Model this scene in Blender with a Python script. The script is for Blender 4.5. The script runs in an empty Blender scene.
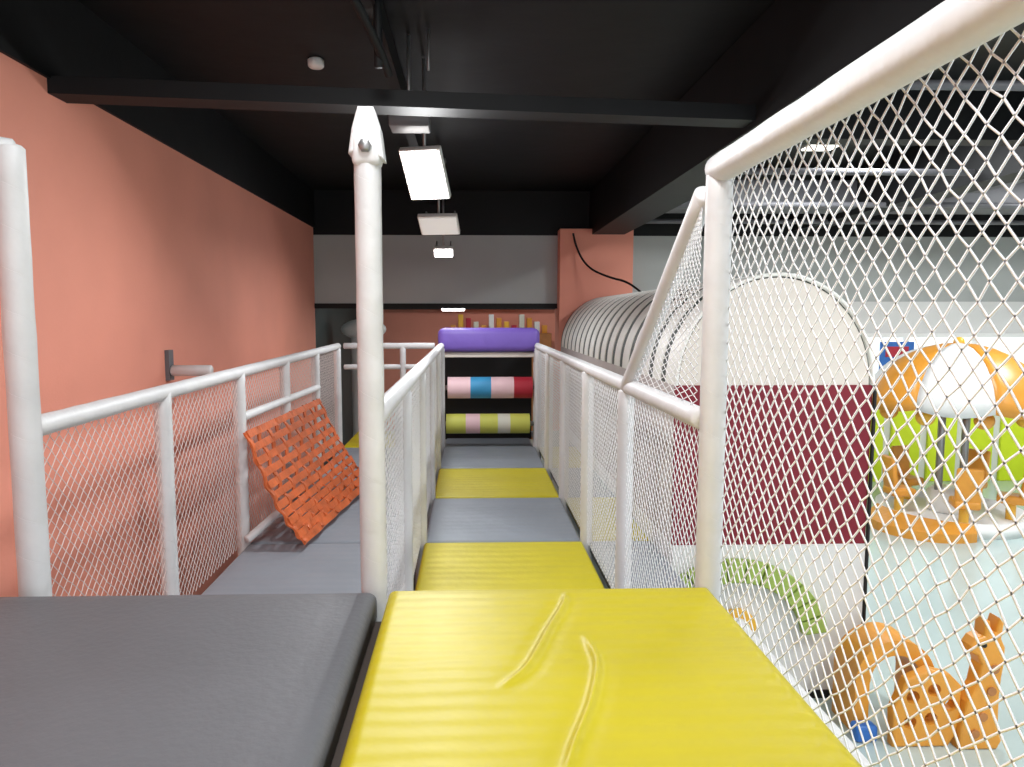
import bpy, bmesh, math, random
from mathutils import Vector, Matrix
random.seed(4)
sc=bpy.context.scene
try:
    sc.view_settings.view_transform='Standard'
except Exception as e: print(e)
H=2.45
def V(x,y,z): return Vector((x,y,z+H))   # z relative to eye level
def srgb(c):
    r=[]
    for k in c:
        k=k/255
        r.append(k/12.92 if k<=0.04045 else ((k+0.055)/1.055)**2.4)
    return (*r,1)
# ---------------- materials
def mat(name,col,rough=.6,var=.0,vscale=4,bump=0,bscale=30,metal=0,spec=.5,emit=0,ribs=None,ribk=.3,stretch=None):
    m=bpy.data.materials.new(name); m.use_nodes=True
    nt=m.node_tree; b=nt.nodes['Principled BSDF']
    c=srgb(col); b.inputs['Base Color'].default_value=c
    b.inputs['Roughness'].default_value=rough; b.inputs['Metallic'].default_value=metal
    b.inputs['Specular IOR Level'].default_value=spec
    tc=nt.nodes.new('ShaderNodeTexCoord')
    src=tc.outputs['Object']
    if stretch:
        mp=nt.nodes.new('ShaderNodeMapping'); mp.inputs['Scale'].default_value=stretch
        nt.links.new(src,mp.inputs['Vector']); src=mp.outputs['Vector']
    if var:
        n=nt.nodes.new('ShaderNodeTexNoise'); n.inputs['Scale'].default_value=vscale; n.inputs['Detail'].default_value=5
        r=nt.nodes.new('ShaderNodeValToRGB')
        r.color_ramp.elements[0].position=.3; r.color_ramp.elements[1].position=.7
        r.color_ramp.elements[0].color=tuple(k*(1-var) for k in c[:3])+(1,)
        r.color_ramp.elements[1].color=tuple(min(1,k*(1+var)) for k in c[:3])+(1,)
        nt.links.new(src,n.inputs['Vector']); nt.links.new(n.outputs['Fac'],r.inputs['Fac'])
        nt.links.new(r.outputs['Color'],b.inputs['Base Color'])
    last=None
    if bump:
        n2=nt.nodes.new('ShaderNodeTexNoise'); n2.inputs['Scale'].default_value=bscale; n2.inputs['Detail'].default_value=3
        nt.links.new(src,n2.inputs['Vector'])
        bp=nt.nodes.new('ShaderNodeBump'); bp.inputs['Strength'].default_value=bump; bp.inputs['Distance'].default_value=.02
        nt.links.new(n2.outputs['Fac'],bp.inputs['Height']); last=bp
    if ribs:
        w=nt.nodes.new('ShaderNodeTexWave'); w.wave_type='BANDS'; w.bands_direction='Y'
        w.inputs['Scale'].default_value=ribs; w.inputs['Distortion'].default_value=1.0; w.inputs['Detail'].default_value=1
        nt.links.new(src,w.inputs['Vector'])
        b2=nt.nodes.new('ShaderNodeBump'); b2.inputs['Strength'].default_value=ribk; b2.inputs['Distance'].default_value=.008
        nt.links.new(w.outputs['Fac'],b2.inputs['Height'])
        if last: nt.links.new(last.outputs['Normal'],b2.inputs['Normal'])
        last=b2
    if last: nt.links.new(last.outputs['Normal'],b.inputs['Normal'])
    if emit:
        b.inputs['Emission Color'].default_value=c; b.inputs['Emission Strength'].default_value=emit
    return m
def wrap_mat(name,col):
    m=mat(name,col,.5,.05,6); nt=m.node_tree; b=nt.nodes['Principled BSDF']
    tc=nt.nodes.new('ShaderNodeTexCoord'); sp=nt.nodes.new('ShaderNodeSeparateXYZ')
    nt.links.new(tc.outputs['Object'],sp.inputs[0])
    at=nt.nodes.new('ShaderNodeMath'); at.operation='ARCTAN2'
    nt.links.new(sp.outputs['Y'],at.inputs[0]); nt.links.new(sp.outputs['X'],at.inputs[1])
    d=nt.nodes.new('ShaderNodeMath'); d.operation='DIVIDE'; d.inputs[1].default_value=2*math.pi
    nt.links.new(at.outputs[0],d.inputs[0])
    k=nt.nodes.new('ShaderNodeMath'); k.operation='MULTIPLY_ADD'; k.inputs[1].default_value=7.0
    nt.links.new(sp.outputs['Z'],k.inputs[0]); nt.links.new(d.outputs[0],k.inputs[2])
    fr=nt.nodes.new('ShaderNodeMath'); fr.operation='FRACT'; nt.links.new(k.outputs[0],fr.inputs[0])
    n=nt.nodes.new('ShaderNodeTexNoise'); n.inputs['Scale'].default_value=18
    nt.links.new(tc.outputs['Object'],n.inputs['Vector'])
    ad=nt.nodes.new('ShaderNodeMath'); ad.operation='MULTIPLY_ADD'; ad.inputs[1].default_value=.35
    nt.links.new(n.outputs['Fac'],ad.inputs[0]); nt.links.new(fr.outputs[0],ad.inputs[2])
    bp=nt.nodes.new('ShaderNodeBump'); bp.inputs['Strength'].default_value=1; bp.inputs['Distance'].default_value=.010
    nt.links.new(ad.outputs[0],bp.inputs['Height']); nt.links.new(bp.outputs['Normal'],b.inputs['Normal'])
    return m
M={}
M['pink']=mat('pink_paint',(240,158,136),.75,.05,1.2,.06,60)
M['black']=mat('black_ceiling_paint',(14,15,17),.6,.35,1.5,.25,3,spec=.3)
M['blackbeam']=mat('black_beam_paint',(20,21,23),.6,.2,3,spec=.3)
M['dark']=mat('dark_void',(24,24,24),.8)
M['greywall']=mat('grey_plaster',(176,180,178),.7,.08,.8)
M['wallw']=mat('white_wall',(222,222,220),.7,.03,2)
M['wrap']=wrap_mat('white_foam_wrap',(214,214,215))
M['cord']=mat('white_net_cord',(240,240,242),.7)
M['cordg']=mat('pale_net_cord',(226,212,208),.7)
M['yellow']=mat('yellow_vinyl',(180,166,8),.48,.07,2,.16,8,ribs=5,ribk=.22)
M['yellow2']=mat('yellow_vinyl_far',(190,177,10),.5,.05,2,.3,6,ribs=3.2,ribk=.2)
M['grey']=mat('dark_grey_vinyl',(94,95,99),.55,.08,2,.12,40)
M['grey2']=mat('blue_grey_vinyl',(130,137,146),.5,.06,2,.3,5,ribs=3.2,ribk=.15)
M['deck']=mat('deck_wood',(60,50,45),.8)
M['maroon']=mat('maroon_panel',(124,24,42),.7,.08,6)
M['sidewall']=mat('tunnel_side_board',(186,176,174),.7,.05,4)
M['cream']=mat('cream_panel',(224,216,206),.7,.04,4)
M['rib']=mat('white_rib_pvc',(238,238,232),.4,.03,4)
M['skin']=mat('dark_tunnel_skin',(60,68,64),.6)
M['floor']=mat('pale_mint_floor',(186,204,202),.2,.06,.7)
M['orange']=mat('orange_webbing',(192,92,42),.6,.25,9,.3,40)
M['orangep']=mat('orange_plastic',(228,156,58),.35,.08,6)
M['yelp']=mat('amber_plastic',(240,184,60),.35)
M['white']=mat('white_plastic',(238,238,236),.35,.02,5)
M['steel']=mat('steel',(150,150,150),.35,0,metal=.8)
M['lime']=mat('lime_panel',(212,232,30),.5,.05,3)
M['green']=mat('leaf_green_foam',(156,180,88),.7,.12,20)
M['purple']=mat('purple_vinyl',(118,92,184),.5,.06,3,.35,5)
M['rpink']=mat('pale_pink_vinyl',(238,200,206),.55)
M['blue']=mat('blue_vinyl',(60,150,200),.55)
M['red']=mat('red_vinyl',(180,36,56),.55)
M['rwhite']=mat('white_vinyl',(222,220,205),.55)
M['rgreen']=mat('pale_lime_vinyl',(210,212,96),.55)
M['lamp']=mat('led_panel_glow',(255,253,250),.5,emit=16)
M['lampdim']=mat('led_panel_dim',(250,248,240),.5,emit=3)
M['platew']=mat('faint_glow_diffuser',(240,240,236),.4,emit=.35)  # faint emission added so the white lamp plate looks lit
M['window']=mat('daylit_glass',(238,246,248),.3,emit=.9)
M['cable']=mat('black_cable',(12,12,12),.5)
M['duct']=mat('galvanised_duct',(105,105,110),.5,.1,3)
M['bluep']=mat('blue_plastic',(50,110,190),.4)
M['teal']=mat('teal_paint',(50,64,62),.6)
M['tan']=mat('tan_wood',(180,120,70),.6,.2,6)
# ---------------- object helpers
def link(o,parent=None):
    sc.collection.objects.link(o)
    if parent: o.parent=parent
    return o
def empty(name,loc=(0,0,0)):
    e=bpy.data.objects.new(name,None); e.empty_display_size=.2
    sc.collection.objects.link(e); return e
def mesh(name,vs,fs,m,parent=None,smooth=False,loc=None):
    me=bpy.data.meshes.new(name); me.from_pydata([tuple(v) for v in vs],[],fs); me.update()
    if isinstance(m,list):
        for k in m: me.materials.append(k)
    elif m: me.materials.append(m)
    if smooth:
        for p in me.polygons: p.use_smooth=True
    o=bpy.data.objects.new(name,me)
    if loc: o.location=loc
    return link(o,parent)
def box(name,x0,x1,y0,y1,z0,z1,m,parent=None,bev=0):
    bm=bmesh.new(); bmesh.ops.create_cube(bm,size=1)
    c=Vector(((x0+x1)/2,(y0+y1)/2,(z0+z1)/2))
    for v in bm.verts: v.co=Vector((v.co.x*(x1-x0),v.co.y*(y1-y0),v.co.z*(z1-z0)))
    if bev: bmesh.ops.bevel(bm,geom=bm.edges[:],offset=bev,segments=3,profile=.5,affect='EDGES')
    me=bpy.data.meshes.new(name); bm.to_mesh(me); bm.free(); me.materials.append(m)
    if bev:
        for p in me.polygons: p.use_smooth=True
    o=bpy.data.objects.new(name,me); o.location=c
    return link(o,parent)
def pole(name,a,b,r,m,parent=None,seg=20,wob=.0,flat=False):
    a=Vector(a);b=Vector(b);L=(b-a).length
    n=max(2,int(L/.09)) if wob else 1
    vs=[];fs=[]
    if flat: prof=[(0,r),(L,r)]
    else:
        prof=[(0,.0),(0,r*.8),(r*.2,r)]
        zs=[r*.2+(L-r*.4)*i/n for i in range(1,n)]
        prof+= [(z,r*(1+wob*random.uniform(-1,1))) for z in zs]
        prof+=[(L-r*.2,r),(L,r*.8),(L,0)]
    for z,rr in prof:
        for k in range(seg):
            t=2*math.pi*k/seg
            vs.append((rr*math.cos(t),rr*math.sin(t),z))
    for i in range(len(prof)-1):
        for k in range(seg):
            k2=(k+1)%seg
            fs.append((i*seg+k,i*seg+k2,(i+1)*seg+k2,(i+1)*seg+k))
    o=mesh(name,vs,fs,m,parent,True)
    q=Vector((0,0,1)).rotation_difference((b-a).normalized())
    o.rotation_mode='QUATERNION'; o.rotation_quaternion=q; o.location=a
    return o
def tube(name,pts,r,m,parent=None,res=6):
    cu=bpy.data.curves.new(name,'CURVE'); cu.dimensions='3D'
    s=cu.splines.new('NURBS'); s.points.add(len(pts)-1)
    for i,p in enumerate(pts): s.points[i].co=(*p,1)
    s.use_endpoint_u=True; s.order_u=3
    cu.bevel_depth=r; cu.bevel_resolution=res; cu.use_fill_caps=True
    cu.materials.append(m)
    return link(bpy.data.objects.new(name,cu),parent)
def net(name,p00,p10,p11,p01,cell,r,m,parent=None,jit=.12,sag=0.0):
    p00,p10,p11,p01=map(Vector,(p00,p10,p11,p01))
    Lu=((p10-p00).length+(p11-p01).length)/2; Lv=max((p01-p00).length,(p11-p10).length)
    nu=max(2,2*round(Lu/cell)); nv=max(2,2*round(Lv/cell))
    nrm=(p10-p00).cross(p11-p00).normalized()
    P={}
    for i in range(nu+1):
        for j in range(nv+1):
            if (i+j)%2: continue
            u=i/nu;v=j/nv
            if 0<i<nu: u+=random.uniform(-jit,jit)/nu
            if 0<j<nv: v+=random.uniform(-jit,jit)/nv
            p=(p00*(1-u)+p10*u)*(1-v)+(p01*(1-u)+p11*u)*v
            p+=nrm*sag*math.sin(math.pi*u)*math.sin(math.pi*v)
            P[i,j]=p
    vs=[];fs=[]
    for (i,j),p in P.items():
        for dj in(1,-1):
            q=P.get((i+1,j+dj))
            if q is None: continue
            d=(q-p)
            if d.length<1e-4: continue
            d.normalize(); a=nrm; b=d.cross(a).normalized()
            n0=len(vs)
            for base in(p,q):
                for k in range(3):
                    t=2*math.pi*k/3
                    vs.append(base+(a*math.cos(t)+b*math.sin(t))*r)
            for k in range(3):
                k2=(k+1)%3; fs.append((n0+k,n0+k2,n0+3+k2,n0+3+k))
    return mesh(name,vs,fs,m,parent,True)
def lines(a,b,n,ed=(0,.002,.007,.014,.022,.03)):
    L=b-a
    l=[a+e for e in ed]+[a+.03+(L-.06)*i/n for i in range(1,n)]+[b-e for e in reversed(ed)]
    return l
def padmat(name,x0,x1,y0,y1,zt,th,m,parent=None,n=(10,10),r=.03,wr=None,puff=.006):
    xs=lines(x0,x1,n[0]); ys=lines(y0,y1,n[1])
    cx,cy=(x0+x1)/2,(y0+y1)/2
    ph=random.uniform(0,6)
    vs=[];fs=[]
    for y in ys:
        for x in xs:
            d=min(x-x0,x1-x,y-y0,y1-y)
            dd=min(d,r)
            z=zt-r+math.sqrt(max(0,r*r-(r-dd)**2))
            s=min(1,d/.12)
            z+=puff*s*(math.sin(x*9+ph)*.4+math.sin(y*13+ph*2)*.5)
            if wr: z+=wr(x,y)*s
            vs.append((x-cx,y-cy,z-zt))
    nx=len(xs);ny=len(ys)
    for j in range(ny-1):
        for i in range(nx-1):
            a=j*nx+i; fs.append((a,a+1,a+nx+1,a+nx))
    ring=[i for i in range(nx)]+[j*nx+nx-1 for j in range(1,ny)]+[(ny-1)*nx+i for i in range(nx-2,-1,-1)]+[j*nx for j in range(ny-2,0,-1)]
    b0=len(vs)
    for k in ring: vs.append((vs[k][0],vs[k][1],-th))
    R_=len(ring)
    for k in range(R_):
        k2=(k+1)%R_; fs.append((ring[k],b0+k,b0+k2,ring[k2]))
    fs.append(tuple(b0+k for k in range(R_-1,-1,-1)))
    return mesh(name,vs,fs,m,parent,True,(cx,cy,zt+H))
def plate(name,pts,y,th,m,parent=None,bev=.012):
    bm=bmesh.new()
    f=bm.faces.new([bm.verts.new((p[0],y-th/2,p[1])) for p in pts])
    e=bmesh.ops.extrude_face_region(bm,geom=[f])
    for v in e['geom']:
        if isinstance(v,bmesh.types.BMVert): v.co.y+=th
    bmesh.ops.recalc_face_normals(bm,faces=bm.faces[:])
    if bev:
        ed=[x for x in bm.edges if abs(x.verts[0].co.y-x.verts[1].co.y)<1e-6]
        bmesh.ops.bevel(bm,geom=ed,offset=bev,segments=3,profile=.5,affect='EDGES')
    me=bpy.data.meshes.new(name); bm.to_mesh(me); bm.free(); me.materials.append(m)
    return link(bpy.data.objects.new(name,me),parent)
# ---------------- grid
XL,XC,XR=-1.55,-.34,.80
XN=.845
Y0=2.45; S=1.2
FL=-1.55; NM=-.94; RZ=-.36; XW=-2.2; YB=10.35; CZ=1.75; G=-H; WT=1.23
ys=[Y0+S*i for i in range(6)]
# ---------------- room
box('floor',XW-.1,9.6,-4,15.2,-.1,0,M['floor'])
box('wall_left',XW-.12,XW,-4,YB,0,H+WT,M['pink'])
box('wall_left_upper',XW-.12,XW+.02,-4,15,H+WT,H+CZ,M['black'])
box('ceiling',XW-.12,9.6,-4,15.2,H+CZ,H+CZ+.1,M['black'])
box('wall_right',9.5,9.6,-4,15.2,0,H+CZ,M['wallw'])
box('wall_back_soffit',XW,1.25,YB,YB+.2,H+.17,H+1.13,M['greywall'])
box('wall_back_soffit_right',2.28,9.5,YB+.02,YB+.2,H+.2,H+1.13,M['greywall'])
box('soffit_underside_shade',XW,1.25,YB-.02,YB+.22,H+.1,H+.17,M['dark'])  # dark strip modelled as the shaded underside of the soffit
box('column_pink',1.25,2.28,YB-.25,YB+.25,0,H+1.2,M['pink'],bev=.01)
box('wall_back_upper',XW,9.5,YB,YB+.2,H+1.13,H+CZ,M['black'])
box('wall_far',XW,2.5,14.6,14.8,0,H+CZ,M['pink'])
box('wall_far_upper',XW,2.5,14.5,14.58,H+.12,H+CZ,M['dark'])
box('wall_far_left',XW-.12,XW,YB,14.8,0,H+CZ,M['teal'])
box('wall_back_right',2.5,9.5,YB,YB+.15,0,H+.2,M['wallw'])
lp=empty('lime_wall_panels')
for i in range(12):
    x=2.9+i*.55
    box('panel_%d'%i,x,x+.43,YB-.05,YB,0,H-1.36 if i%2 else H-1.2,M['lime'],lp,.01)
wn=empty('window_1')
for i in range(5):
    x=4.3+i*1.02
    box('glass_%d'%i,x+.04,x+.98,YB-.03,YB,H-1.05,H-.32,M['window'],wn)
    box('mullion_%d'%i,x-.03,x+.04,YB-.05,YB,H-1.1,H-.28,M['white'],wn)
box('head',4.27,9.4,YB-.06,YB,H-.32,H-.26,M['white'],wn)
ps=empty('wall_poster')
box('sheet',5.95,6.45,YB-.07,YB-.055,H-.8,H-.38,M['bluep'],ps); box('print',6.03,6.37,YB-.075,YB-.07,H-.6,H-.45,M['red'],ps)
def bm_(n,*a): return box(n,*a,M['blackbeam'])
b_=bm_('ceiling_beam',-2.05,2.05,-.09,.09,-.045,.045); b_.location=(-.2,4.25,H+1.2); b_.rotation_euler=(0,0,math.radians(6))
bm_('ceiling_beam.002',1.7,2.15,-4,YB,H+1.12,H+1.74)
bm_('ceiling_beam.003',-.55,-.47,-3,YB,H+1.55,H+1.7)
bm_('ceiling_beam.004',4.6,4.9,-4,YB,H+1.2,H+1.74)
bm_('ceiling_beam.005',2.15,9.4,5.6,5.8,H+1.35,H+1.74)
for i,(y,z) in enumerate([(4.4,1.38),(6.6,1.3),(8.0,1.22),(9.3,1.2)]):
    pole('ceiling_pipe' if i==0 else 'ceiling_pipe.%03d'%i,V(2.16,y,z),V(9.45,y,z),.03,M['duct'],None,12)
box('air_duct',2.2,9.45,8.6,9.1,H+1.27,H+1.6,M['duct'],None,.02)
box('air_duct.001',5.4,5.95,1,8.4,H+1.42,H+1.72,M['duct'],None,.02)
tube('ceiling_conduit',[V(-.9,2.4,1.7),V(-.7,3.0,1.68),V(-.45,3.7,1.35),V(-.42,3.9,1.25)],.022,M['blackbeam'])
pole('ceiling_conduit.001',V(-.46,3.8,1.25),V(-.46,3.8,1.74),.022,M['blackbeam'])
pole('smoke_detector',V(-1.05,5.15,1.69),V(-1.05,5.15,1.75),.055,M['white'])
pole('ceiling_hook',V(-.25,4.6,1.5),V(-.25,4.6,1.745),.008,M['steel'])
def flood(name,c,w,h,tilt,m,z_top,yaw=0):
    e=empty(name); c=Vector(c)
    R_=Matrix.Rotation(math.radians(yaw),4,'Z')@Matrix.Rotation(math.radians(tilt),4,'X')
    def bx(n,sx,sy,sz,off,mm,bev=.006):
        o=box(n,-sx/2,sx/2,-sy/2,sy/2,-sz/2,sz/2,mm,e,bev); o.location=c+R_@Vector(off)
        o.rotation_euler=R_.to_euler(); return o
    bx('housing',w+.03,h+.03,.05,(0,0,.03),M['white'])
    bx('diffuser',w,h,.012,(0,0,0),m,0)
    for s in(-1,1): bx('bracket_%d'%s,.015,.03,.16,(s*w*.4,.0,.12),M['steel'],0)
    pole('stem',c+Vector((0,0,.1)),(c.x,c.y,H+z_top),.012,M['steel'],e,8)
    return e
flood('hanging_floodlight',V(-.31,5.1,.96),.26,.36,-48,M['lamp'],1.74,-14)
flood('hanging_floodlight.001',V(-.32,7.6,.92),.38,.24,-36,M['platew'],1.74,-8)
flood('hanging_floodlight.002',V(-.33,9.2,.78),.22,.12,-40,M['lamp'],1.74)
flood('hanging_floodlight.003',V(-.3,13,.12),.4,.35,-10,M['lamp'],1.74)
tp=empty('lamp_driver_box'); box('case',-.5,-.25,4.6,4.8,H+1.17,H+1.25,M['duct'],tp,.01); pole('stem',V(-.38,4.7,1.25),V(-.38,4.7,1.745),.012,M['steel'],tp)
def batten(name,x,y,w,l,power,col=(.96,.985,1.0),z=1.66):
    e=empty(name)
    box('housing',x-w/2,x+w/2,y-l/2,y+l/2,H+z+.012,H+CZ-.001,M['white'],e,.004)
    box('diffuser',x-w/2+.01,x+w/2-.01,y-l/2+.01,y+l/2-.01,H+z,H+z+.012,M['lampdim'],e)
    ld=bpy.data.lights.new(name+'_light','AREA'); ld.shape='RECTANGLE'; ld.size=w; ld.size_y=l; ld.energy=power; ld.color=col
    lo=bpy.data.objects.new('light',ld); lo.location=(x,y,H+z-.01); link(lo,e)
L=[(-.2,1.8,.5,1.2,54),(-.4,-1.2,.6,1.2,80),(1.1,-2.6,.6,1.2,55),(3.4,2.0,.3,1.2,110),(6.8,3.2,.3,1.2,110),(3.5,6.8,.3,1.2,100),(7.2,7.2,.3,1.2,110),(.6,12.5,.3,1.2,30)]
for i,(x,y,w,l,p) in enumerate(L): batten('ceiling_led_batten' if i==0 else 'ceiling_led_batten.%03d'%i,x,y,w,l,p)
for c,p,rt in((V(-.31,4.96,.84),36,(-35,0,0)),(V(-.32,7.45,.74),30,(0,0,0)),(V(-.33,9.05,.66),14,(-35,0,0))):
    ld=bpy.data.lights.new('floodlight_beam','AREA'); ld.size=.22; ld.energy=p; ld.color=(.96,.985,1)
    lo=bpy.data.objects.new('floodlight_emitter',ld); lo.location=c; lo.rotation_euler=tuple(math.radians(a) for a in rt)
    link(lo,bpy.data.objects['hanging_floodlight'])
# ---------------- near mats
def smooth_path(p,n=8):
    out=[]
    P=[p[0]]+p+[p[-1]]
    for i in range(1,len(P)-2):
        for k in range(n):
            t=k/n
            out.append(tuple(.5*((2*P[i][c])+(-P[i-1][c]+P[i+1][c])*t+(2*P[i-1][c]-5*P[i][c]+4*P[i+1][c]-P[i+2][c])*t*t+(-P[i-1][c]+3*P[i][c]-3*P[i+1][c]+P[i+2][c])*t**3) for c in(0,1)))
    out.append(p[-1]); return out
def seg_d(x,y,pts):
    best=9;bi=0
    for i,((ax,ay),(bx,by)) in enumerate(zip(pts,pts[1:])):
        dx,dy=bx-ax,by-ay; t=max(0,min(1,((x-ax)*dx+(y-ay)*dy)/(dx*dx+dy*dy+1e-12)))
        d=math.hypot(x-ax-dx*t,y-ay-dy*t)
        if d<best: best=d;bi=(i+t)/(len(pts)-1)
    return best,bi
w1=smooth_path([(.33,2.38),(.30,2.25),(.235,2.08),(.185,1.93),(.14,1.82),(.07,1.74)],4)
w2=smooth_path([(.335,2.05),(.345,1.9),(.33,1.8),(.29,1.66),(.23,1.5),(.18,1.35)],4)
def wr(x,y):
    h=0
    if -.05<x<.46 and y>1.25:
        for w in(w1,w2):
            d,t=seg_d(x,y,w); f=min(1,t*6+.05,(1-t)*5+.05)
            h+=f*(.012*math.exp(-(d/.011)**2)-.002*math.exp(-((d-.03)/.02)**2))
    return h
M1=empty('yellow_floor_mat')
padmat('cushion',-.285,.84,1.22,2.43,NM,.1,M['yellow'],M1,(200,170),.04,wr,.003)
padmat('cushion_rear',-.285,.84,-.1,1.21,NM,.1,M['yellow'],M1,(12,12),.04)
M2=empty('grey_floor_mat')
padmat('cushion',-1.66,-.325,1.22,2.42,NM,.1,M['grey'],M2,(20,20),.045,None,.002)
padmat('cushion_rear',-1.66,-.325,-.1,1.21,NM,.1,M['grey'],M2,(12,12),.045)
dk=empty('upper_deck')
box('board',-1.62,.80,-.1,2.38,H+NM-.14,H+NM-.1,M['deck'],dk)
for i,(x,y) in enumerate([(-1.5,0),(-.34,0),(.7,0),(-1.5,1.2),(-.34,1.2),(.7,1.2)]):
    pole('leg_%d'%i,(x,y,0),(x,y,H+NM-.14),.045,M['wrap'],dk)
# ---------------- lower deck mats
def lane(name,x0,x1,cols,first):
    for i,c in enumerate(cols):
        y=first+S*i
        padmat(name,x0,x1,y+.01,y+S-.01,FL,.06,M['yellow2'] if c=='y' else M['grey2'],None,(14,14),.03,None,.006)
lane('lane_floor_mat',XC+.02,XR-.025,'gygyg',Y0)
lane('side_floor_mat',XL+.03,XC-.02,'gggggy',Y0)
lane('outer_floor_mat',XR+.02,1.26,'ggygyg',Y0)
dl=empty('lower_deck')
for i,(x0,x1) in enumerate(((XL+.06,XC-.045),(XC+.045,XR-.045),(XR+.045,1.26))):
    box('board_%d'%i,x0,x1,Y0+.06,8.45 if i==1 else 9.6,H+FL-.11,H+FL-.062,M['deck'],dl)
# ---------------- railings
R=.042
def post(n,x,y,z0,z1,p,r=R): return pole(n,V(x,y,z0),V(x,y,z1),r,M['wrap'],p,wob=.025)
def rail(n,a,b,p,r=R*.92): return pole(n,V(*a),V(*b),r,M['wrap'],p,wob=.025)
A=empty('guard_railing')
post('tall_post',XL,2.53,G,.57,A,.05)
rail('top_arm',(XL+.02,2.53,.55),(XL-.5,2.3,.62),A)
for i,y in enumerate(ys[1:],1): post('post_%d'%i,XL,y,G,RZ-.02,A)
rail('top_rail',(XL,2.5,-.395),(XL,8.5,RZ),A)
rail('mid_rail',(XL+.02,ys[2],-.68),(XL+.02,ys[4],-.72),A,.03)
net('net',V(XL,2.53,FL+.0),V(XL,8.45,FL),V(XL,8.45,RZ),V(XL,2.53,RZ),.058,.0019,M['cordg'],A)
A2=empty('end_railing')
rail('cross_rail',(XL+.05,8.6,RZ),(XC-.08,8.6,RZ),A2,.036)
rail('cross_rail_2',(XL+.05,8.6,RZ-.25),(XC-.08,8.6,RZ-.25),A2,.03)
for k,x in enumerate((-1.25,-.8)): post('back_post_%d'%k,x,8.6,FL,RZ,A2,.036)
A3=empty('safety_net')
net('net_near',V(XL-.13,0.6,FL+.5),V(XL-.13,2.53,FL+.5),V(XL-.13,2.53,RZ),V(XL-.13,0.6,RZ),.055,.0022,M['cordg'],A3)
B=empty('divider_railing')
post('tall_post',XC,2.47,G,.55,B,.045)
box('clamp_head',XC-.047,XC+.047,2.42,2.52,H+.49,H+.60,M['wrap'],B,.02)
plate('clamp_cap',[(XC-.058,H+.53),(XC+.06,H+.51),(XC+.048,H+.61),(XC+.026,H+.68),(XC-.026,H+.68),(XC-.046,H+.61)],2.47,.09,M['wrap'],B,.014)
pole('clamp_bolt',V(XC,2.40,.55),V(XC,2.43,.55),.022,M['steel'],B,6)
for i,y in enumerate(ys[1:],1): post('post_%d'%i,XC,y,G,RZ-.02,B)
rail('top_rail',(XC,2.5,RZ),(XC,8.5,RZ),B)
net('net',V(XC,2.5,FL),V(XC,8.45,FL),V(XC,8.45,RZ),V(XC,2.5,RZ),.055,.0023,M['cord'],B)
C=empty('corridor_railing')
for i,y in enumerate(ys[1:],1): post('post_%d'%i,XR,y,G,RZ-.02,C)
rail('top_rail',(XR+.01,2.47,RZ),(XR,8.5,RZ),C)
net('net',V(XR,2.47,FL),V(XR,8.45,FL),V(XR,8.45,RZ),V(XR,2.47,RZ),.055,.0021,M['cord'],C)
rail('brace',(XR,3.62,RZ),(XR+.01,2.5,.42),C,.038)
net('brace_net',V(XR,2.5,RZ),V(XR,3.62,RZ),V(XR,2.52,.42),V(XR,2.5,.42),.055,.0021,M['cord'],C)
D=empty('climbing_net_wall')
post('tall_post',XN-.005,2.45,G,.49,D,.044)
rail('top_rail',(XN-.005,2.47,.49),(XN-.01,-.3,.5),D,.048)
rail('bottom_rail',(XN+.1,2.45,NM-.16),(XN+.1,-.3,NM-.16),D,.03)
net('net',V(XN+.03,-.3,NM-.13),V(XN+.03,2.45,NM-.13),V(XN+.03,2.45,.47),V(XN+.03,-.3,.47),.06,.0027,M['cord'],D)
# ---------------- wall stub
E=empty('wall_padded_bracket')
box('plate',XW,XW+.03,5.25,5.33,H-.47,H-.25,M['duct'],E)
pole('padded_stub',V(XW+.03,5.29,-.4),V(XW+.32,5.29,-.4),.04,M['wrap'],E)
# ---------------- orange webbing ramp
O=empty('orange_webbing_bridge')
a0,a1=V(XL+.06,4.72,-.77),V(XL+.06,7.1,-.82)
b0,b1=V(-1.11,4.66,-1.50),V(-.90,6.45,-1.49)
def bil(s,t):
    p=(a0*(1-s)+a1*s)*(1-t)+(b0*(1-s)+b1*s)*t
    p.z-=.10*math.sin(math.pi*t)
    return p
nor=(a1-a0).cross(b0-a0).normalized()
if nor.z<0: nor=-nor
def ribbon(n,fn,w,th,m):
    N=40; vs=[];fs=[]
    for i in range(N+1):
        s=i/N; p=fn(s); q=fn(min(1,s+.01)); o_=fn(max(0,s-.01)); d=(q-o_).normalized(); sd=d.cross(nor).normalized()
        for dx,dz in((-w/2,0),(w/2,0),(w/2,th),(-w/2,th)): vs.append(p+sd*dx+nor*dz)
    for i in range(N):
        for k in range(4):
            k2=(k+1)%4; fs.append((i*4+k,i*4+k2,i*4+4+k2,i*4+4+k))
    fs+=[(3,2,1,0),(4*N,4*N+1,4*N+2,4*N+3)]
    mesh(n,vs,fs,m,O)
NB=12
for k in range(NB):
    t=.02+.96*k/(NB-1)
    e0=random.uniform(0,.03); e1=1-random.uniform(0,.03)
    ribbon('long_strap_%d'%k,lambda s,t=t,k=k,e0=e0,e1=e1: bil(e0+(e1-e0)*s,t)+nor*(.010*math.sin(s*math.pi*10+k*math.pi)+.004),.053,.012,M['orange'])
for k in range(11):
    s=.02+.96*k/10
    ribbon('cross_strap_%d'%k,lambda t,s=s,k=k: bil(s,t)-nor*.012*math.cos(s*math.pi*10)*math.cos(t*11*math.pi),.055,.012,M['orange'])
pole('side_pole',V(XL+.05,4.75,-1.5),V(XL+.26,5.1,-1.33),.028,M['wrap'],O)
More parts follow.
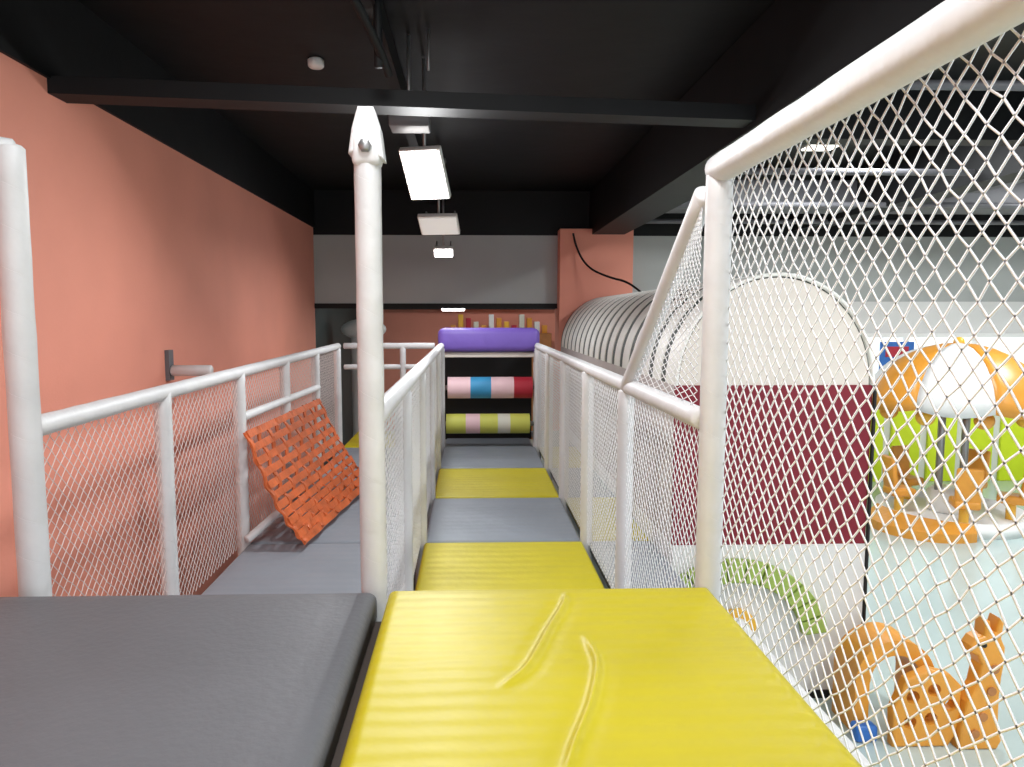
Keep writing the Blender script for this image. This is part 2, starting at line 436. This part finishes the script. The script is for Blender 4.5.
# ---------------- rollers at corridor end
Q=empty('squeeze_roller_obstacle')
def roller(x0,x1,y,z,r,cols,tag):
    tot=sum(w for _,w in cols); x=x0
    for i,(c,w) in enumerate(cols):
        w=(x1-x0)*w/tot
        pole('%s_section_%d'%(tag,i),V(x,y,z),V(x+w,y,z),r,M[c],Q,40,flat=True); x+=w
    for i,xx in enumerate((x0,x1)):
        vs=[(xx,y+r*math.cos(2*math.pi*k/40),H+z+r*math.sin(2*math.pi*k/40)) for k in range(40)]
        mesh('%s_cap_%d'%(tag,i),vs,[tuple(range(40))],M[cols[-i][0]],Q)
    pole('%s_axle'%tag,V(x0-.06,y,z),V(x1+.06,y,z),.03,M['steel'],Q)
roller(XC+.07,XR-.05,8.68,-.87,.13,[('rpink',1.1),('blue',1),('rpink',1.1),('red',.9)],'upper')
roller(XC+.05,XR-.08,8.68,-1.31,.12,[('rgreen',1.1),('rpink',.8),('rgreen',1),('rwhite',.7),('rgreen',1.1)],'lower')
box('purple_bolster_cushion',XC-.04,XR+.03,8.52,8.95,H-.43,H-.15,M['purple'],None,.07)
box('shelf_board',XC+.0,XR+.0,8.6,8.95,H-.5,H-.44,M['cream'],Q,.01)
box('gap_shade_sheet',XC-.0,XR+.0,9.3,9.36,H+FL-.06,H-.45,M['dark'],Q)  # dark sheet standing in for the shade in the gaps between rollers
for i,x in enumerate((XC-.0,XR+.0)): post('post_%d'%i,x,8.68,G,-.5,Q,.036)
box('threshold',XC+.03,XR-.03,8.5,9.28,H+FL-.1,H+FL-.04,M['grey2'],Q,.02)
# ---------------- barrel vault tunnel
T=empty('arched_tunnel')
xa,xb,yf,ye,zf=1.27,2.5,4.4,10.05,-.43
cx=(xa+xb)/2; rx=(xb-xa)/2; rz=.68
def arc(r_off,y,n=40):
    return [Vector((cx-(rx+r_off)*math.cos(math.pi*k/n),y,H+zf+(rz+r_off)*math.sin(math.pi*k/n))) for k in range(n+1)]
def band(n,y0,y1,off0,off1,m,c=.004):
    A0=[arc(off0,y0),arc(off1,y0+c),arc(off1,y1-c),arc(off0,y1),arc(off0-.01,y1),arc(off0-.01,y0)]
    N=len(A0[0]); vs=[v for a in A0 for v in a]; fs=[]
    for i in range(6):
        j=(i+1)%6
        for k in range(N-1): fs.append((i*N+k,i*N+k+1,j*N+k+1,j*N+k))
    for k in(0,N-1): fs.append(tuple(i*N+k for i in range(6)))
    mesh(n,vs,fs,m,T,False)
band('skin',yf,ye,-.01,0,M['skin'])
nr=17; st=(ye-yf)/nr
for i in range(nr): band('rib_%d'%i,yf+st*i,yf+st*(i+1)-.12,0,.007,M['rib'])
fa=arc(-.02,yf-.01)
mesh('end_panel',fa+[v+Vector((0,.03,0)) for v in fa],[tuple(range(len(fa)))]+[tuple(range(2*len(fa)-1,len(fa)-1,-1))]+[(k,k+1,len(fa)+k+1,len(fa)+k) for k in range(len(fa)-1)],M['cream'],T)
tube('end_hoop',arc(.0,yf-.02),.012,M['rib'],T)
box('maroon_front',xa,xb,yf-.02,yf+.02,H-1.44,H+zf,M['maroon'],T)
box('side_board',xa,xa+.04,yf+.02,ye,H-1.44,H+zf,M['sidewall'],T)
box('side_board_right',xb-.04,xb,yf+.02,ye,H-1.44,H+zf,M['maroon'],T)
box('base_front',xa,xb,yf-.03,yf+.02,0,H-1.44,M['wallw'],T)
box('base_side',xa,xa+.04,yf+.02,ye,0,H-1.44,M['wallw'],T)
box('base_side_right',xb-.04,xb,yf+.02,ye,0,H-1.44,M['wallw'],T)
box('skirting',xa,xb,yf-.045,yf-.03,0,.05,M['cable'],T)
tube('corner_piping',[(xb+.01,yf-.03,0.02),(xb+.01,yf-.03,1),(xb+.01,yf-.03,H+zf)],.012,M['cable'],T)
GA=empty('green_caterpillar_arch')
gc=(1.66,H-2.06); gr=.40
for k in range(13):
    t0=math.radians(8+k*12.8); t1=t0+math.radians(11.6)
    pts=[]
    for r_,ts in((gr,(t0,(t0+t1)/2,t1)),(gr+.14,(t1,(t0+t1)/2,t0))):
        for t in ts: pts.append((gc[0]+r_*math.cos(t)*1.1,gc[1]+r_*math.sin(t)))
    plate('segment_%d'%k,pts,yf-.07,.07,M['green'],GA,.008)
oc=empty('orange_wall_flower')
plate('disc',[(1.68+.12*math.cos(t*math.pi/12),H-1.96+.12*math.sin(t*math.pi/12)) for t in range(24)],yf-.06,.05,M['yelp'],oc)
plate('centre',[(1.68+.07*math.cos(t*math.pi/12),H-1.96+.07*math.sin(t*math.pi/12)) for t in range(24)],yf-.10,.03,M['rwhite'],oc,.005)
tube('power_cable',[V(1.43,10.07,1.13),V(1.46,10.05,.95),V(1.6,9.9,.65),V(1.85,9.6,.5),V(2.05,9.2,.42),V(2.15,8.9,.25)],.014,M['cable'])
# ---------------- umbrella carousel
U=empty('umbrella_carousel')
ux,uy=5.74,8.3; rr=.93; zt=H-.34; zb=H-1.05
ng=8
face=math.atan2(-uy,-ux)
vs=[];fs=[];N=8;K=8
for g in range(ng):
    base=len(vs)
    for i in range(N+1):
        q=i/N
        rad=rr*math.sin(q*math.pi/2*.98); z=zb+(zt-zb)*math.cos(q*math.pi/2)
        for k in range(K+1):
            t=face+2*math.pi*(g-.5+k/K)/ng
            bul=1+.03*math.sin(math.pi*k/K)*q; drop=.05*math.sin(math.pi*k/K)*(q**6)
            vs.append((ux+rad*bul*math.cos(t),uy+rad*bul*math.sin(t),z-drop))
    for i in range(N):
        for k in range(K):
            a=base+i*(K+1)+k; fs.append((a,a+1,a+K+2,a+K+1))
o=mesh('canopy',vs,fs,[M['white'],M['orangep']],U,True)
for i,p in enumerate(o.data.polygons): p.material_index=(i//(N*K))%2
sm=o.modifiers.new('s','SOLIDIFY'); sm.thickness=.025
def ball(n,x,y,z,r,m,p):
    bpy.ops.mesh.primitive_uv_sphere_add(segments=24,ring_count=12,radius=r,location=(x,y,z)); k=bpy.context.object; k.name=n; k.data.materials.append(m); k.parent=p
    for f in k.data.polygons: f.use_smooth=True
    return k
ball('finial',ux,uy,zt+.03,.06,M['yelp'],U)
for k in range(8):
    t=face+math.pi/8+k*math.pi/4
    ball('rim_ball_%d'%k,ux+.72*math.cos(t),uy+.72*math.sin(t),zb-.09,.10,M['yelp'] if k%2 else M['orangep'],U)
    pole('rib_arm_%d'%k,(ux,uy,zb+.05),(ux+.72*math.cos(t),uy+.72*math.sin(t),zb-.05),.015,M['steel'],U,8)
for k in range(4):
    t=face+math.pi/4+k*math.pi/2
    pole('pole_%d'%k,(ux+.17*math.cos(t),uy+.17*math.sin(t),.1),(ux+.17*math.cos(t),uy+.17*math.sin(t),zb+.35),.04,M['steel'],U)
pole('hub',(ux,uy,.1),(ux,uy,.4),.24,M['white'],U,28)
pole('base_disc',(ux,uy,0.02),(ux,uy,.12),.78,M['white'],U,48)
for k in range(5):
    t=face+math.radians(-58+72*k); sx,sy=ux+.6*math.cos(t),uy+.6*math.sin(t)
    o=box('seat_%d'%k,-.14,.14,-.13,.13,-.05,.05,M['orangep'],U,.03); o.location=(sx,sy,.36); o.rotation_euler=(0,0,t)
    o=box('seat_back_%d'%k,-.03,.03,-.13,.13,-.22,.22,M['orangep'],U,.025); o.location=(sx+.12*math.cos(t),sy+.12*math.sin(t),.56); o.rotation_euler=(0,.12,t)
    pole('seat_leg_%d'%k,(sx,sy,.1),(sx,sy,.34),.05,M['yelp'],U)
vs=[];fs=[];n=20
for k in range(n+1):
    t=face-math.radians(66)+math.radians(k*84/n); w=.05+.32*math.sin(math.pi*(k+.8)/(n+1.6))
    for r_,z in((.8,0),(.8+w,0),(.8+w,.10),(.8,.18)): vs.append((ux+r_*math.cos(t),uy+r_*math.sin(t),z))
for k in range(n):
    for q in range(4):
        q2=(q+1)%4; fs.append((k*4+q,k*4+q2,k*4+4+q2,k*4+4+q))
fs+=[(0,1,2,3),(4*n+3,4*n+2,4*n+1,4*n)]
mesh('crescent_step',vs,fs,M['orangep'],U)
# ---------------- giraffe crawl toy
J=empty('giraffe_crawl_toy')
gx,gy=2.74,3.95
def pl(n,pts,dy,th,m,b=.015): return plate(n,[(gx+x,z) for x,z in pts],gy+dy,th,m,J,b)
gir=[(.02,0),(.24,0),(.265,.05),(.24,.12),(.235,.3),(.24,.42),(.25,.5),(.25,.6),(.225,.65),(.235,.74),(.21,.77),(.19,.69),(.165,.67),(.155,.75),(.13,.76),(.125,.67),(.08,.65),(.055,.61),(.06,.57),(.10,.55),(.12,.5),(.10,.38),(.05,.28),(.02,.12)]
pl('giraffe_figure',gir,-.12,.10,M['orangep'])
sp=pl('side_panel',[(-.34,0),(-.02,0),(.04,.1),(.04,.36),(-.03,.43),(-.15,.46),(-.28,.40),(-.35,.22)],-.10,.07,M['orangep'])
bm=bmesh.new()
for (x,z,r_) in((-.24,.30,.038),(-.12,.34,.038),(-.25,.15,.038),(-.13,.17,.038),(-.02,.25,.036)):
    mtx=Matrix.Translation((gx+x,gy-.1,z))@Matrix.Rotation(math.pi/2,4,'X')
    bmesh.ops.create_cone(bm,cap_ends=True,segments=20,radius1=r_,radius2=r_,depth=.3,matrix=mtx)
cm=bpy.data.meshes.new('cut'); bm.to_mesh(cm); bm.free(); co=bpy.data.objects.new('cut',cm); sc.collection.objects.link(co)
bo=sp.modifiers.new('b','BOOLEAN'); bo.object=co; bo.solver='EXACT'
dg=bpy.context.evaluated_depsgraph_get(); nm=bpy.data.meshes.new_from_object(sp.evaluated_get(dg)); sp.modifiers.clear(); sp.data=nm
bpy.data.objects.remove(co)
vs=[];fs=[];n=24; ax=-.26
for k in range(n+1):
    t=math.pi*k/n
    for r_ in(.16,.25):
        for y in(.0,.26): vs.append((gx+ax-r_*math.cos(t)*.95,gy+y,.32+r_*math.sin(t)))
for k in range(n):
    a=k*4; fs+=[(a,a+1,a+5,a+4),(a+2,a+6,a+7,a+3),(a,a+4,a+6,a+2),(a+1,a+3,a+7,a+5)]
fs+=[(0,2,3,1),(4*n,4*n+1,4*n+3,4*n+2)]
mesh('arch',vs,fs,M['orangep'],J,False)
for x in(-.195,.195):
    box('arch_leg',gx+ax+x-.043,gx+ax+x+.043,gy+.0,gy+.26,0,.325,M['orangep'],J,.006)
box('blue_foot',gx-.53,gx-.40,gy-.09,gy-.005,0,.10,M['bluep'],J,.02)
for k,(x,z) in enumerate(((.14,.2),(.18,.35),(.1,.1),(.19,.48))):
    plate('spot_%d'%k,[(gx+x+.026*math.cos(t*math.pi/5),z+.026*math.sin(t*math.pi/5)) for t in range(10)],gy-.175,.01,M['tan'],J,0)
plate('eye',[(gx+.12+.014*math.cos(t*math.pi/5),.62+.014*math.sin(t*math.pi/5)) for t in range(10)],gy-.175,.01,M['cable'],J,0)
# ---------------- far clutter behind soffit
K1=empty('white_slide_hood')
k=ball('hood',-2.0+.3,11.6,H-.22,.33,M['white'],K1); k.scale=(1.1,.8,.5)
pole('stand',(-1.7,11.6,0),(-1.7,11.6,H-.25),.2,M['white'],K1)
sh=empty('display_shelf')
box('carcass',-.4,1.6,14.1,14.45,0,H-.35,M['tan'],sh)
for i in range(13):
    c=['orangep','yelp','red','rwhite','orangep','white'][i%6]
    box('item_%d'%i,-.38+i*.15,-.28+i*.15,14.15,14.35,H-.35,H-.35+.16+.07*((i*7)%4),M[c],sh,.01)
# ---------------- world + camera
w=bpy.data.worlds.new('World'); sc.world=w; w.use_nodes=True
w.node_tree.nodes['Background'].inputs[0].default_value=(.92,.96,1,1); w.node_tree.nodes['Background'].inputs[1].default_value=1.6
cd=bpy.data.cameras.new('Camera'); cam=bpy.data.objects.new('Camera',cd); sc.collection.objects.link(cam)
cam.location=(0,0,H); cd.sensor_width=36; cd.lens=36*720/1024; cd.shift_x=21/1024; cd.clip_start=.05
cam.rotation_euler=(math.radians(90-5.4),0,math.radians(-1.67))
sc.camera=cam
